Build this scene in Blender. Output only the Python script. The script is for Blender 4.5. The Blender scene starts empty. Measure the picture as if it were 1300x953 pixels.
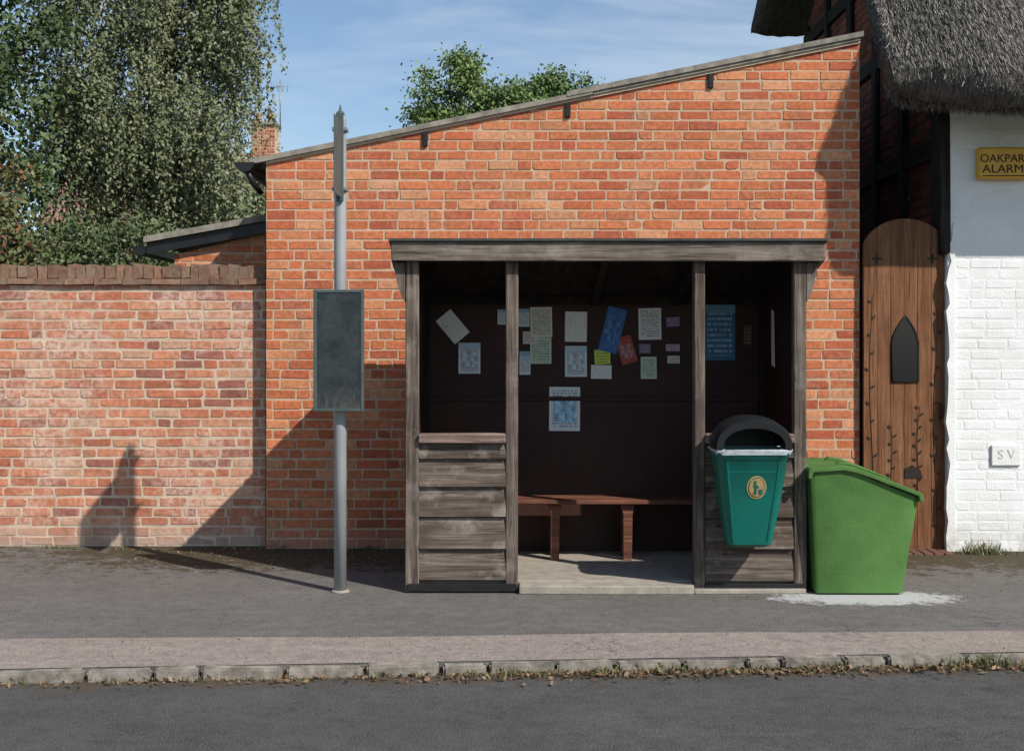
import bpy, bmesh, math, random
import numpy as np
from mathutils import Vector, Matrix
random.seed(7); np.random.seed(7)
SC=bpy.context.scene
COL=SC.collection

# ------------------------------------------------------------------ helpers
def root(name, loc=(0,0,0)):
    e=bpy.data.objects.new(name,None); e.location=loc; e.empty_display_size=0.3
    COL.objects.link(e); return e
def attach(o,parent):
    if parent is not None:
        o.parent=parent
        o.matrix_parent_inverse=Matrix.Translation(-Vector(parent.location))
def mesh_obj(name,verts,faces,mat,parent=None,smooth=False,colors=None):
    me=bpy.data.meshes.new(name); me.from_pydata([tuple(v) for v in verts],[],[tuple(f) for f in faces]); 
    if colors is not None:
        a=me.color_attributes.new("Col",'FLOAT_COLOR','POINT')
        a.data.foreach_set("color",np.asarray(colors,dtype=np.float32).ravel())
    me.update()
    if mat: me.materials.append(mat)
    if smooth: me.polygons.foreach_set("use_smooth",[True]*len(me.polygons))
    o=bpy.data.objects.new(name,me); COL.objects.link(o); attach(o,parent); return o
def bm_obj(name,bm,mat,parent=None,smooth=False):
    me=bpy.data.meshes.new(name); bmesh.ops.recalc_face_normals(bm,faces=bm.faces[:]); bm.to_mesh(me); bm.free()
    if mat: me.materials.append(mat)
    if smooth: me.polygons.foreach_set("use_smooth",[True]*len(me.polygons))
    o=bpy.data.objects.new(name,me); COL.objects.link(o); attach(o,parent); return o
def box(name,x0,x1,y0,y1,z0,z1,mat,parent=None,bevel=0.003,jit=0.0,seg=1):
    bm=bmesh.new()
    r=bmesh.ops.create_cube(bm,size=1)
    for v in bm.verts:
        v.co=Vector(((x0+x1)/2+v.co.x*(x1-x0),(y0+y1)/2+v.co.y*(y1-y0),(z0+z1)/2+v.co.z*(z1-z0)))
        if jit: v.co+=Vector([random.uniform(-jit,jit) for _ in range(3)])
    if bevel: bmesh.ops.bevel(bm,geom=bm.edges[:],offset=bevel,segments=seg,affect='EDGES',profile=0.5)
    return bm_obj(name,bm,mat,parent)
def prism(name,pts,axis,a0,a1,mat,parent=None,bevel=0.0,smooth=False):
    """extrude polygon pts. axis 'Y': pts=(x,z); axis 'X': pts=(y,z); axis 'Z': pts=(x,y)"""
    def mk(p,a):
        if axis=='Y': return (p[0],a,p[1])
        if axis=='X': return (a,p[0],p[1])
        return (p[0],p[1],a)
    n=len(pts); vs=[mk(p,a0) for p in pts]+[mk(p,a1) for p in pts]
    fs=[list(range(n)),list(range(2*n-1,n-1,-1))]+[[i,(i+1)%n,n+(i+1)%n,n+i] for i in range(n)]
    bm=bmesh.new(); bv=[bm.verts.new(v) for v in vs]
    for f in fs: bm.faces.new([bv[i] for i in f])
    bmesh.ops.recalc_face_normals(bm,faces=bm.faces[:])
    if bevel: bmesh.ops.bevel(bm,geom=bm.edges[:],offset=bevel,segments=2,affect='EDGES',profile=0.5)
    return bm_obj(name,bm,mat,parent,smooth)
def tube_geo(path,radii,n=8,cap=True):
    vs=[];fs=[]; P=[Vector(p) for p in path]
    for i,p in enumerate(P):
        t=(P[min(i+1,len(P)-1)]-P[max(i-1,0)]).normalized()
        a=t.orthogonal().normalized() if abs(t.z)<0.99 else Vector((1,0,0))
        if i>0:
            a=(pa-t*pa.dot(t)).normalized()
        pa=a; b=t.cross(a)
        for k in range(n):
            an=2*math.pi*k/n
            vs.append(p+(a*math.cos(an)+b*math.sin(an))*radii[i])
    for i in range(len(P)-1):
        for k in range(n):
            fs.append((i*n+k,i*n+(k+1)%n,(i+1)*n+(k+1)%n,(i+1)*n+k))
    if cap:
        fs.append(tuple(range(n-1,-1,-1))); fs.append(tuple((len(P)-1)*n+k for k in range(n)))
    return vs,fs
def tube(name,path,radii,mat,parent=None,n=12,smooth=True):
    if not isinstance(radii,(list,tuple)): radii=[radii]*len(path)
    v,f=tube_geo(path,radii,n); return mesh_obj(name,v,f,mat,parent,smooth)

# ------------------------------------------------------------------ node helpers
def nd(nt,typ,props=None,**ins):
    n=nt.nodes.new(typ)
    for k,v in (props or {}).items(): setattr(n,k,v)
    for k,v in ins.items():
        key=k.replace('_',' ')
        if key.startswith('i') and key[1:].isdigit(): s=n.inputs[int(key[1:])]
        else: s=n.inputs[key]
        if isinstance(v,bpy.types.NodeSocket): nt.links.new(v,s)
        else: s.default_value=v
    return n
def c4(c): return (c[0],c[1],c[2],1.0)
def mixc(nt,fac,a,b,blend='MIX'):
    n=nt.nodes.new('ShaderNodeMix'); n.data_type='RGBA'; n.blend_type=blend
    for i,v in ((0,fac),(6,a),(7,b)):
        if isinstance(v,bpy.types.NodeSocket): nt.links.new(v,n.inputs[i])
        else: n.inputs[i].default_value=v if i==0 else c4(v)
    return n.outputs[2]
def math_(nt,op,a,b=0.0,clamp=False):
    n=nt.nodes.new('ShaderNodeMath'); n.operation=op; n.use_clamp=clamp
    for i,v in ((0,a),(1,b)):
        if isinstance(v,bpy.types.NodeSocket): nt.links.new(v,n.inputs[i])
        else: n.inputs[i].default_value=v
    return n.outputs[0]
def ramp(nt,fac,stops):
    n=nt.nodes.new('ShaderNodeValToRGB'); nt.links.new(fac,n.inputs[0])
    e=n.color_ramp.elements
    while len(e)<len(stops): e.new(0.5)
    for i,(p,c) in enumerate(stops):
        e[i].position=p; e[i].color=c4(c) if not isinstance(c,(int,float)) else (c,c,c,1)
    return n.outputs[0]
def noise(nt,vec,scale,detail=4,rough=0.6,out='Fac',dist=0.0):
    detail=min(detail,4) if scale<20 else min(detail,3)
    n=nd(nt,'ShaderNodeTexNoise',None,Vector=vec,Scale=scale,Detail=detail,Roughness=rough,Distortion=dist)
    return n.outputs[out]
def newmat(name,rough=0.8,spec=0.3,metal=0.0):
    m=bpy.data.materials.new(name); m.use_nodes=True; nt=m.node_tree
    b=nt.nodes['Principled BSDF']; b.inputs['Roughness'].default_value=rough
    b.inputs['Specular IOR Level'].default_value=spec; b.inputs['Metallic'].default_value=metal
    return m,nt,b
def objco(nt,scale=(1,1,1),rand=False):
    tc=nt.nodes.new('ShaderNodeTexCoord'); v=tc.outputs['Object']
    if rand:
        oi=nt.nodes.new('ShaderNodeObjectInfo')
        s=math_(nt,'MULTIPLY',oi.outputs['Random'],37.0)
        cx=nd(nt,'ShaderNodeCombineXYZ',None,X=s,Y=s,Z=s)
        va=nt.nodes.new('ShaderNodeVectorMath'); va.operation='ADD'
        nt.links.new(v,va.inputs[0]); nt.links.new(cx.outputs[0],va.inputs[1]); v=va.outputs[0]
    mp=nd(nt,'ShaderNodeMapping',None,Vector=v); mp.inputs['Scale'].default_value=scale
    return mp.outputs[0]
def bump(nt,b,h,strength=0.4,dist=0.01):
    n=nd(nt,'ShaderNodeBump',None,Height=h,Strength=strength,Distance=dist)
    nt.links.new(n.outputs[0],b.inputs['Normal'])

# ------------------------------------------------------------------ materials
def m_simple(name,c,c2=None,scale=6,rough=0.6,spec=0.3,metal=0.0,bmp=0.1,fine=120):
    m,nt,b=newmat(name,rough,spec,metal)
    v=objco(nt,rand=True); n1=noise(nt,v,scale,5)
    c2=c2 or tuple(x*0.6 for x in c)
    f=ramp(nt,n1,[(0.3,0.0),(0.7,1.0)])
    col=mixc(nt,f,c2,c); nt.links.new(col,b.inputs['Base Color'])
    if bmp: bump(nt,b,noise(nt,v,fine,3),bmp,0.004)
    return m
def m_wood(name,axis,dark,mid,light,rough=0.85,white=0.0):
    m,nt,b=newmat(name,rough,0.15)
    sc={'X':(1.2,22,22),'Y':(22,1.2,22),'Z':(22,22,1.2)}[axis]
    sc2={'X':(3,110,110),'Y':(110,3,110),'Z':(110,110,3)}[axis]
    v=objco(nt,sc,True); v2=objco(nt,sc2,True); v3=objco(nt,(1,1,1),True)
    n1=noise(nt,v,1.0,6,0.65,dist=0.6); n2=noise(nt,v2,1.0,4,0.6); n3=noise(nt,v3,5,4,0.6)
    c=ramp(nt,n1,[(0.25,dark),(0.5,mid),(0.75,light)])
    crack=ramp(nt,n2,[(0.36,0.25),(0.47,1.0)])
    c=mixc(nt,0.8,c,crack,'MULTIPLY')
    c=mixc(nt,ramp(nt,n3,[(0.35,0.5),(0.6,0.0)]),c,dark)
    if white:
        c=mixc(nt,ramp(nt,noise(nt,v3,3.2,5,0.7),[(0.54,0.0),(0.70,white)]),c,(0.48,0.43,0.37))
    nt.links.new(c,b.inputs['Base Color'])
    h=math_(nt,'ADD',n1,n2); bump(nt,b,h,0.7,0.004)
    return m
WD=(0.045,0.033,0.025);WM=(0.13,0.10,0.08);WL=(0.29,0.24,0.195)
WX=m_wood("weathered_wood_x",'X',WD,WM,WL,white=0.4); WY=m_wood("weathered_wood_y",'Y',WD,WM,WL); WZ=m_wood("weathered_wood_z",'Z',WD,(0.145,0.112,0.09),(0.30,0.245,0.20),white=0.25)
WFA=m_wood("fascia_wood",'X',(0.07,0.055,0.045),(0.18,0.147,0.12),(0.33,0.28,0.23),white=0.3)
SILL=m_wood("sill_wood",'X',(0.10,0.07,0.055),(0.26,0.18,0.145),(0.42,0.32,0.27))
DKZ=m_wood("old_dark_timber_z",'Z',(0.012,0.009,0.008),(0.03,0.024,0.02),(0.06,0.05,0.042))
DKY=m_wood("old_dark_timber_y",'Y',(0.012,0.009,0.008),(0.03,0.024,0.02),(0.06,0.05,0.042))
DOORW=m_wood("gate_oak",'Z',(0.12,0.052,0.024),(0.22,0.097,0.045),(0.31,0.155,0.08),rough=0.6)
BENCHW=m_wood("bench_wood",'X',(0.09,0.036,0.024),(0.18,0.075,0.045),(0.28,0.13,0.08),rough=0.6)
INT=m_simple("dark_brown_paint",(0.050,0.019,0.013),(0.028,0.012,0.009),3,0.55,0.25,bmp=0.15)

def m_brick(name,gain=1.0,pale=0.25,pale_col=(0.52,0.38,0.27),soot=0.4,paleScale=1.3,foot=0.0):
    m,nt,b=newmat(name,0.92,0.12)
    at=nt.nodes.new('ShaderNodeAttribute'); at.attribute_name="Col"
    v=objco(nt)
    n1=noise(nt,v,28,6,0.7); n2=noise(nt,v,paleScale,7,0.74); n3=noise(nt,v,140,3,0.7); n4=noise(nt,v,2.6,5,0.72)
    c=mixc(nt,1.0,at.outputs['Color'],ramp(nt,n1,[(0.25,0.64*gain),(0.55,1.0*gain),(0.8,1.25*gain)]),'MULTIPLY')
    c=mixc(nt,ramp(nt,n3,[(0.60,0.0),(0.72,0.6)]),c,tuple(x*0.35 for x in (0.5,0.2,0.12)))
    pm=math_(nt,'MULTIPLY',ramp(nt,n2,[(0.48,0.0),(0.64,1.0)]),ramp(nt,n1,[(0.4,0.2),(0.6,1.0)]))
    pm=math_(nt,'MULTIPLY',pm,pale)
    c=mixc(nt,pm,c,pale_col)
    c=mixc(nt,math_(nt,'MULTIPLY',ramp(nt,n4,[(0.53,0.0),(0.72,1.0)]),soot),c,(0.13,0.06,0.042))
    if foot:
        s=nd(nt,'ShaderNodeSeparateXYZ',None,Vector=v)
        fz=nd(nt,'ShaderNodeMapRange',None,Value=math_(nt,'ADD',s.outputs['Z'],math_(nt,'MULTIPLY',n4,0.25)),i1=0.12,i2=0.34,i3=foot,i4=0.0).outputs[0]
        c=mixc(nt,fz,c,(0.40,0.33,0.27))
    nt.links.new(c,b.inputs['Base Color'])
    bump(nt,b,math_(nt,'ADD',n1,math_(nt,'MULTIPLY',n3,0.5)),0.7,0.006)
    return m
BR_MAIN=m_brick("brick_orange",1.0,0.34,(0.62,0.37,0.23),soot=0.32,foot=0.35)
BR_WALL=m_brick("brick_weathered",1.0,0.80,(0.64,0.49,0.39),soot=0.34,paleScale=1.5,foot=0.75)
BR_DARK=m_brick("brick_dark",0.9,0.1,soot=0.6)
def m_mortar(name,c,c2):
    m,nt,b=newmat(name,0.95,0.1); v=objco(nt)
    c_=mixc(nt,ramp(nt,noise(nt,v,6,6,0.7),[(0.3,0.0),(0.7,1.0)]),c2,c); nt.links.new(c_,b.inputs['Base Color'])
    bump(nt,b,noise(nt,v,90,4,0.7),0.8,0.006); return m
MORT=m_mortar("lime_mortar",(0.62,0.46,0.32),(0.44,0.30,0.20))
MORTW=m_mortar("lime_mortar_pale",(0.66,0.53,0.40),(0.48,0.36,0.26))
MORTD=m_mortar("mortar_dark",(0.12,0.09,0.07),(0.07,0.05,0.04))
WHITE,nt,b=newmat("white_masonry_paint",0.75,0.25)
v=objco(nt); n=noise(nt,v,3,6,0.7); n2=noise(nt,v,60,4,0.6)
sx=nd(nt,'ShaderNodeSeparateXYZ',None,Vector=v)
c=mixc(nt,ramp(nt,n,[(0.35,0.0),(0.7,1.0)]),(0.76,0.75,0.72),(0.86,0.86,0.84))
low=math_(nt,'MULTIPLY',math_(nt,'SUBTRACT',1.0,math_(nt,'MULTIPLY',sx.outputs['Z'],3.2),True),ramp(nt,noise(nt,v,9,5),[(0.4,0.0),(0.65,0.8)]),True)
c=mixc(nt,low,c,(0.45,0.40,0.33)); nt.links.new(c,b.inputs['Base Color']); bump(nt,b,math_(nt,'ADD',n2,n),0.35,0.008)

def soften(pal,k):
    m_=[sum(c[i] for c in pal)/len(pal) for i in range(3)]
    return [tuple(c[i]*(1-k)+m_[i]*k for i in range(3)) for c in pal]
PAL_MAIN=soften([(0.57,0.175,0.075),(0.60,0.195,0.088),(0.55,0.155,0.07),(0.50,0.135,0.066),(0.62,0.235,0.11),(0.64,0.28,0.135),(0.42,0.10,0.055),(0.58,0.18,0.08),(0.55,0.165,0.072),(0.66,0.33,0.18),(0.58,0.185,0.08),(0.50,0.13,0.066)],0.22)
PAL_WALL=soften([(0.57,0.22,0.125),(0.60,0.25,0.145),(0.52,0.17,0.095),(0.62,0.30,0.18),(0.47,0.155,0.09),(0.64,0.38,0.25),(0.34,0.13,0.10),(0.57,0.21,0.11),(0.59,0.24,0.14)],0.15)
PAL_W=[(0.8,0.8,0.78)]
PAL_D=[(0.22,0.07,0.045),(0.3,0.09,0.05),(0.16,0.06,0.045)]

def clip(poly,half):
    a,b_,c=half; out=[]
    for i in range(len(poly)):
        p=poly[i];q=poly[(i+1)%len(poly)]
        dp=a*p[0]+b_*p[1]-c; dq=a*q[0]+b_*q[1]-c
        if dp<=0: out.append(p)
        if (dp<0 and dq>0) or (dp>0 and dq<0):
            t=dp/(dp-dq); out.append((p[0]+(q[0]-p[0])*t,p[1]+(q[1]-p[1])*t))
    return out
def brick_panel(name,poly,O,U,V,N,pal,bmat,mmat,parent,thick=0.22,L=0.228,H=0.0765,gap=0.012,depth=0.0045,jit=0.0026,vstart=0.0,coursejit=0.002):
    """poly: convex CCW (u,v) outline."""
    O=Vector(O);U=Vector(U);V=Vector(V);N=Vector(N)
    n=len(poly); halves=[]
    for i in range(n):
        p=poly[i];q=poly[(i+1)%n]; du,dv=q[0]-p[0],q[1]-p[1]; l=math.hypot(du,dv)
        a,b_=dv/l,-du/l; halves.append((a,b_,a*p[0]+b_*p[1]))
    us=[p[0] for p in poly]; vs_=[p[1] for p in poly]
    W=lambda u,v,d: O+U*u+V*v+N*d
    verts=[];faces=[];cols=[]
    r=0; v=min(vs_)+vstart
    while v<max(vs_):
        u=min(us)-random.choice([0,L/4,L/2,L*0.75])-L
        pat=random.choice([0,1,2,3]); k=pat
        wob=random.uniform(-coursejit,coursejit)
        while u<max(us):
            w=L if (k%4) else L/2
            if random.random()<0.04: w=L*0.75
            k+=1
            w_=w+random.uniform(-0.004,0.004)
            g=gap/2*random.uniform(0.7,1.15)
            rect=[(u+g,v+g+wob),(u+w_-g,v+g+wob),(u+w_-g,v+H-g+wob),(u+g,v+H-g+wob)]
            rect=[(p[0]+random.uniform(-jit,jit),p[1]+random.uniform(-jit,jit)) for p in rect]
            u+=w_
            pl=[]
            for ci,p in enumerate(rect):
                if random.random()<0.25:
                    q0=rect[ci-1]; q1=rect[(ci+1)%4]; c0=random.uniform(.006,.022); c1=random.uniform(.004,.016)
                    for q_,c_ in ((q0,c0 if ci%2 else c1),(q1,c1 if ci%2 else c0)):
                        l=math.hypot(q_[0]-p[0],q_[1]-p[1]); pl.append((p[0]+(q_[0]-p[0])*c_/l,p[1]+(q_[1]-p[1])*c_/l))
                else: pl.append(p)
            for h in halves:
                pl=clip(pl,h)
                if len(pl)<3: break
            if len(pl)<3: continue
            cu=sum(p[0] for p in pl)/len(pl); cv=sum(p[1] for p in pl)/len(pl)
            d=depth*random.uniform(0.3,1.3)
            if random.random()<0.03: d*=0.2
            base=len(verts); m_=len(pl)
            for p in pl: verts.append(W(p[0],p[1],-0.003))
            for p in pl:
                du=cu-p[0];dv=cv-p[1]
                verts.append(W(p[0]+math.copysign(min(0.0035,abs(du)),du),p[1]+math.copysign(min(0.0035,abs(dv)),dv),d+random.uniform(-0.0008,0.0008)))
            faces.append([base+m_+i for i in range(m_)])
            for i in range(m_): faces.append([base+i,base+(i+1)%m_,base+m_+(i+1)%m_,base+m_+i])
            c=random.choice(pal); f=random.uniform(0.86,1.1)
            cols+= [(c[0]*f,c[1]*f,c[2]*f,1)]*(2*m_)
        v+=H; r+=1
    mesh_obj(name+"_bricks",verts,faces,bmat,parent,False,cols)
    vs=[W(p[0],p[1],0) for p in poly]+[W(p[0],p[1],-thick) for p in poly]
    fs=[list(range(n)),list(range(2*n-1,n-1,-1))]+[[(i+1)%n,i,n+i,n+(i+1)%n] for i in range(n)]
    mesh_obj(name+"_mortar",vs,fs,mmat,parent)

# ------------------------------------------------------------------ ground, road, pavement
KS=0.065
def kerbY(x): return -3.449+KS*x
GR=m_simple("grass_ground",(0.06,0.09,0.03),(0.035,0.05,0.02),0.6,0.95,0.1,bmp=0.5,fine=30)
mesh_obj("ground",[(-400,-400,-0.16),(400,-400,-0.16),(400,400,-0.16),(-400,400,-0.16)],[(0,1,2,3)],GR)
def tarmac(name,base,dark,stone,dirt=False,gutter=False):
    m,nt,b=newmat(name,0.9,0.2); v=objco(nt)
    n1=noise(nt,v,0.9,6,0.74); n2=noise(nt,v,120,3,0.8); n3=noise(nt,v,11,6,0.8)
    vs_=objco(nt,(0.7,4.0,1)); n5=noise(nt,vs_,1.3,6,0.7)
    c=mixc(nt,ramp(nt,n1,[(0.32,0.0),(0.66,1.0)]),dark,base)
    c=mixc(nt,ramp(nt,n5,[(0.48,0.0),(0.7,0.4)]),c,tuple(x*1.35 for x in base))
    c=mixc(nt,ramp(nt,n3,[(0.35,0.55),(0.58,0.0)]),c,tuple(x*0.55 for x in dark))
    c=mixc(nt,ramp(nt,n2,[(0.54,0.0),(0.64,0.9)]),c,stone)
    c=mixc(nt,ramp(nt,n2,[(0.34,0.85),(0.44,0.0)]),c,tuple(x*0.3 for x in dark))
    vor=nd(nt,'ShaderNodeTexVoronoi',{'feature':'F1'},Vector=v,Scale=8.0)
    spot=math_(nt,'LESS_THAN',vor.outputs['Distance'],0.09)
    spot=math_(nt,'MULTIPLY',spot,math_(nt,'GREATER_THAN',noise(nt,v,1.7,3),0.5))
    c=mixc(nt,math_(nt,'MULTIPLY',spot,0.5),c,tuple(x*0.4 for x in dark))
    vc=nd(nt,'ShaderNodeTexVoronoi',{'feature':'DISTANCE_TO_EDGE'},Vector=nd(nt,'ShaderNodeVectorMath',{'operation':'ADD'},i0=v,i1=nd(nt,'ShaderNodeTexNoise',None,Vector=v,Scale=3.0,Detail=4.0).outputs['Color']).outputs[0],Scale=0.8)
    cr=math_(nt,'MULTIPLY',ramp(nt,vc.outputs['Distance'],[(0.003,1.0),(0.010,0.0)]),ramp(nt,noise(nt,v,0.7,2),[(0.5,0.0),(0.58,0.55)]))
    c=mixc(nt,cr,c,tuple(x*0.35 for x in dark))
    if dirt:
        s=nd(nt,'ShaderNodeSeparateXYZ',None,Vector=v)
        near=nd(nt,'ShaderNodeMapRange',None,Value=s.outputs['Y'],i1=-1.5,i2=-0.15).outputs[0]
        left=nd(nt,'ShaderNodeMapRange',None,Value=s.outputs['X'],i1=-3.6,i2=-2.3,i3=0.45,i4=1.0).outputs[0]
        nn=noise(nt,v,7,8,0.85)
        mk=math_(nt,'MULTIPLY',math_(nt,'MULTIPLY',near,left),1.1)
        mk=math_(nt,'ADD',mk,math_(nt,'MULTIPLY',math_(nt,'SUBTRACT',nn,0.5),2.6))
        mk=ramp(nt,mk,[(0.42,0.0),(0.6,0.95)])
        dc=ramp(nt,noise(nt,v,38,5,0.7),[(0.3,(0.025,0.02,0.014)),(0.5,(0.085,0.062,0.038)),(0.7,(0.06,0.075,0.022))])
        c=mixc(nt,mk,c,dc)
        dx=math_(nt,'DIVIDE',math_(nt,'SUBTRACT',s.outputs['X'],2.20),0.62)
        dy=math_(nt,'DIVIDE',math_(nt,'ADD',s.outputs['Y'],1.84),0.24)
        dd=math_(nt,'ADD',math_(nt,'MULTIPLY',dx,dx),math_(nt,'MULTIPLY',dy,dy))
        dd=math_(nt,'ADD',dd,math_(nt,'MULTIPLY',math_(nt,'SUBTRACT',noise(nt,v,12,7,0.85),0.5),3.2))
        c=mixc(nt,ramp(nt,dd,[(0.5,0.8),(1.1,0.0)]),c,(0.58,0.58,0.56))
    if gutter:
        s=nd(nt,'ShaderNodeSeparateXYZ',None,Vector=v)
        dk=math_(nt,'SUBTRACT',math_(nt,'SUBTRACT',math_(nt,'MULTIPLY',s.outputs['X'],KS),3.449),s.outputs['Y'])
        g=nd(nt,'ShaderNodeMapRange',None,Value=dk,i1=0.0,i2=0.3,i3=1.0,i4=0.0).outputs[0]
        g=math_(nt,'ADD',g,math_(nt,'MULTIPLY',math_(nt,'SUBTRACT',noise(nt,v,8,7,0.8),0.5),2.0))
        c=mixc(nt,ramp(nt,g,[(0.5,0.0),(0.8,0.9)]),c,(0.10,0.075,0.05))
    nt.links.new(c,b.inputs['Base Color']); bump(nt,b,math_(nt,'ADD',n2,n3),0.9,0.008)
    return m
TAR=tarmac("pavement_tarmac",(0.175,0.160,0.145),(0.13,0.12,0.11),(0.34,0.31,0.28),True)
PALE=tarmac("pavement_pale_strip",(0.35,0.29,0.25),(0.29,0.24,0.205),(0.50,0.43,0.38))
ROAD=tarmac("road_asphalt",(0.10,0.096,0.09),(0.072,0.069,0.065),(0.22,0.2,0.185),gutter=True)
X0,X1=-16,16
prism("pavement",[(X0,kerbY(X0)+0.06),(X1,kerbY(X1)+0.06),(X1,6.0),(X0,6.0)],'Z',-0.155,0.0,TAR)
n=160; vs=[];fs=[]
for i in range(n+1):
    x=X0+(X1-X0)*i/n
    yi=-2.84+0.04*x+0.018*math.sin(x*2.1)+random.uniform(-0.006,0.006)
    if abs(x)>6: yi=min(yi,-2.5); 
    vs+=[(x,kerbY(x)+0.064,0.004),(x,max(yi,kerbY(x)+0.2),0.004)]
    if i: fs.append((2*i-2,2*i,2*i+1,2*i-1))
mesh_obj("pavement_strip",vs,fs,PALE)
mesh_obj("road",[(X0*3,-9.3,-0.05),(X1*3,-9.3,-0.05),(X1*3,-2.3,-0.05),(X1,kerbY(X1)+0.05,-0.05),(X0,kerbY(X0)+0.05,-0.05),(X0*3,-4.6,-0.05)],[(0,1,2,3,4,5)],ROAD)
prism("pavement.001",[(X0*3,-13),(X1*3,-13),(X1*3,-9.3),(X0*3,-9.3)],'Z',-0.155,0.03,TAR)
KM=m_simple("kerb_granite",(0.36,0.32,0.27),(0.12,0.105,0.085),13,0.9,0.2,bmp=0.9,fine=70)
bm=bmesh.new(); x=-13.0
while x<13:
    L=random.choice([0.16,0.22,0.3,0.36,0.42])*random.uniform(0.9,1.1)
    yc=kerbY(x+L/2)+0.029+random.uniform(-.008,.004); h=random.uniform(-0.006,0.010)
    r=bmesh.ops.create_cube(bm,size=1)
    ang=math.atan(KS)+random.uniform(-.02,.02)
    for v_ in r['verts']:
        lx=v_.co.x*(L-0.020); ly=v_.co.y*0.066; lz=v_.co.z*0.13
        v_.co=Vector((x+L/2+lx*math.cos(ang)-ly*math.sin(ang)+random.uniform(-.007,.007),yc+lx*math.sin(ang)+ly*math.cos(ang)+random.uniform(-.006,.006),-0.062+lz+h+random.uniform(-.006,.004)))
    x+=L
bmesh.ops.bevel(bm,geom=bm.edges[:],offset=0.011,segments=2,affect='EDGES')
bm_obj("kerb",bm,KM)
mesh_obj("kerb_bedding",[(X0,kerbY(X0)+0.004,-0.045),(X1,kerbY(X1)+0.004,-0.045),(X1,kerbY(X1)+0.07,-0.02),(X0,kerbY(X0)+0.07,-0.02)],[(0,1,2,3)],m_simple("kerb_joint_soil",(0.06,0.048,0.03),(0.03,0.028,0.018),20,0.95,0.1,bmp=0.6))

# ------------------------------------------------------------------ main brick building
BX0,BX1=-1.891,2.673
def roofz(x): return 2.955+(x-BX0)*0.2035
B=root("brick_outbuilding",(0.4,0,0))
brick_panel("front_wall",[(BX0,0.0),(BX1,0.0),(BX1,roofz(BX1)),(BX0,roofz(BX0))],(0,0,0),(1,0,0),(0,0,1),(0,-1,0),PAL_MAIN,BR_MAIN,MORT,B,thick=0.22)
brick_panel("side_wall_left",[(-4.2,0),(-0.225,0),(-0.225,roofz(BX0)),(-4.2,roofz(BX0))],(BX0,0,0),(0,-1,0),(0,0,1),(-1,0,0),PAL_MAIN,BR_MAIN,MORT,B,thick=0.2)
brick_panel("side_wall_right",[(0.225,0),(4.2,0),(4.2,roofz(BX1)),(0.225,roofz(BX1))],(BX1,0,0),(0,1,0),(0,0,1),(1,0,0),PAL_MAIN,BR_DARK,MORT,B,thick=0.2)
box("quoin_left",BX0-0.006,BX0+0.002,0.004,0.222,0,roofz(BX0)-0.01,BR_DARK,B,0)
FC=m_simple("fibre_cement",(0.36,0.32,0.265),(0.15,0.135,0.11),9,0.9,0.15,bmp=0.7,fine=60)
def sheet(name,xa,xb,lift,fy=-0.042):
    vs=[];fs=[]; ny=110; 
    for i in range(ny+1):
        y=fy+4.4*i/ny; c=0.012*math.cos(i*math.pi/2*1.0) if i>2 else 0
        for x,dz in ((xa,0),(xb,0)):
            vs+= [(x,y,roofz(x)+0.058+c+lift),(x,y,roofz(x)+0.018+c+lift)]
    for i in range(ny):
        a=4*i;b2=4*(i+1)
        fs+=[(a,a+2,b2+2,b2),(a+1,b2+1,b2+3,a+3),(a,b2,b2+1,a+1),(a+2,a+3,b2+3,b2+2)]
    fs+=[(0,1,3,2)]
    mesh_obj(name,vs,fs,FC,B)
sheet("roof_sheet_lower",-2.02,0.62,0.0); sheet("roof_sheet_upper",0.42,BX1+0.02,0.022,-0.048)
prism("verge_bedding",[(BX0,roofz(BX0)-0.003),(BX1,roofz(BX1)-0.003),(BX1,roofz(BX1)+0.016),(BX0,roofz(BX0)+0.016)],'Y',-0.02,0.2,MORTW,B)
prism("verge_bedding_upper",[(0.625,roofz(0.625)+0.017),(BX1,roofz(BX1)+0.017),(BX1,roofz(BX1)+0.039),(0.625,roofz(0.625)+0.039)],'Y',-0.034,0.2,FC,B)
BLK=m_simple("black_metal",(0.018,0.018,0.018),(0.01,0.01,0.01),10,0.4,0.4)
for i,xx in enumerate((-0.667,0.43,1.527)):
    z=roofz(xx)
    box(f"purlin_bracket_{i}",xx-0.02,xx+0.02,-0.025,-0.001,z-0.115,z-0.005,BLK,B,0.004)
gp=[(-2.045+0.075*math.cos(a),2.96+0.075*math.sin(a)) for a in [math.pi+math.pi*k/10 for k in range(11)]]
gp=gp+[(-2.045+0.068*math.cos(a),2.96+0.068*math.sin(a)) for a in [2*math.pi-math.pi*k/10 for k in range(11)]]
prism("gutter",gp,'Y',-0.07,4.2,BLK,B)
prism("gutter_end",gp[:11],'Y',-0.078,-0.071,BLK,B)
tube("downpipe_swan",[(-2.04,-0.02,2.9),(-2.0,0.04,2.82),(-1.95,0.1,2.74)],0.022,BLK,B)

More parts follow.
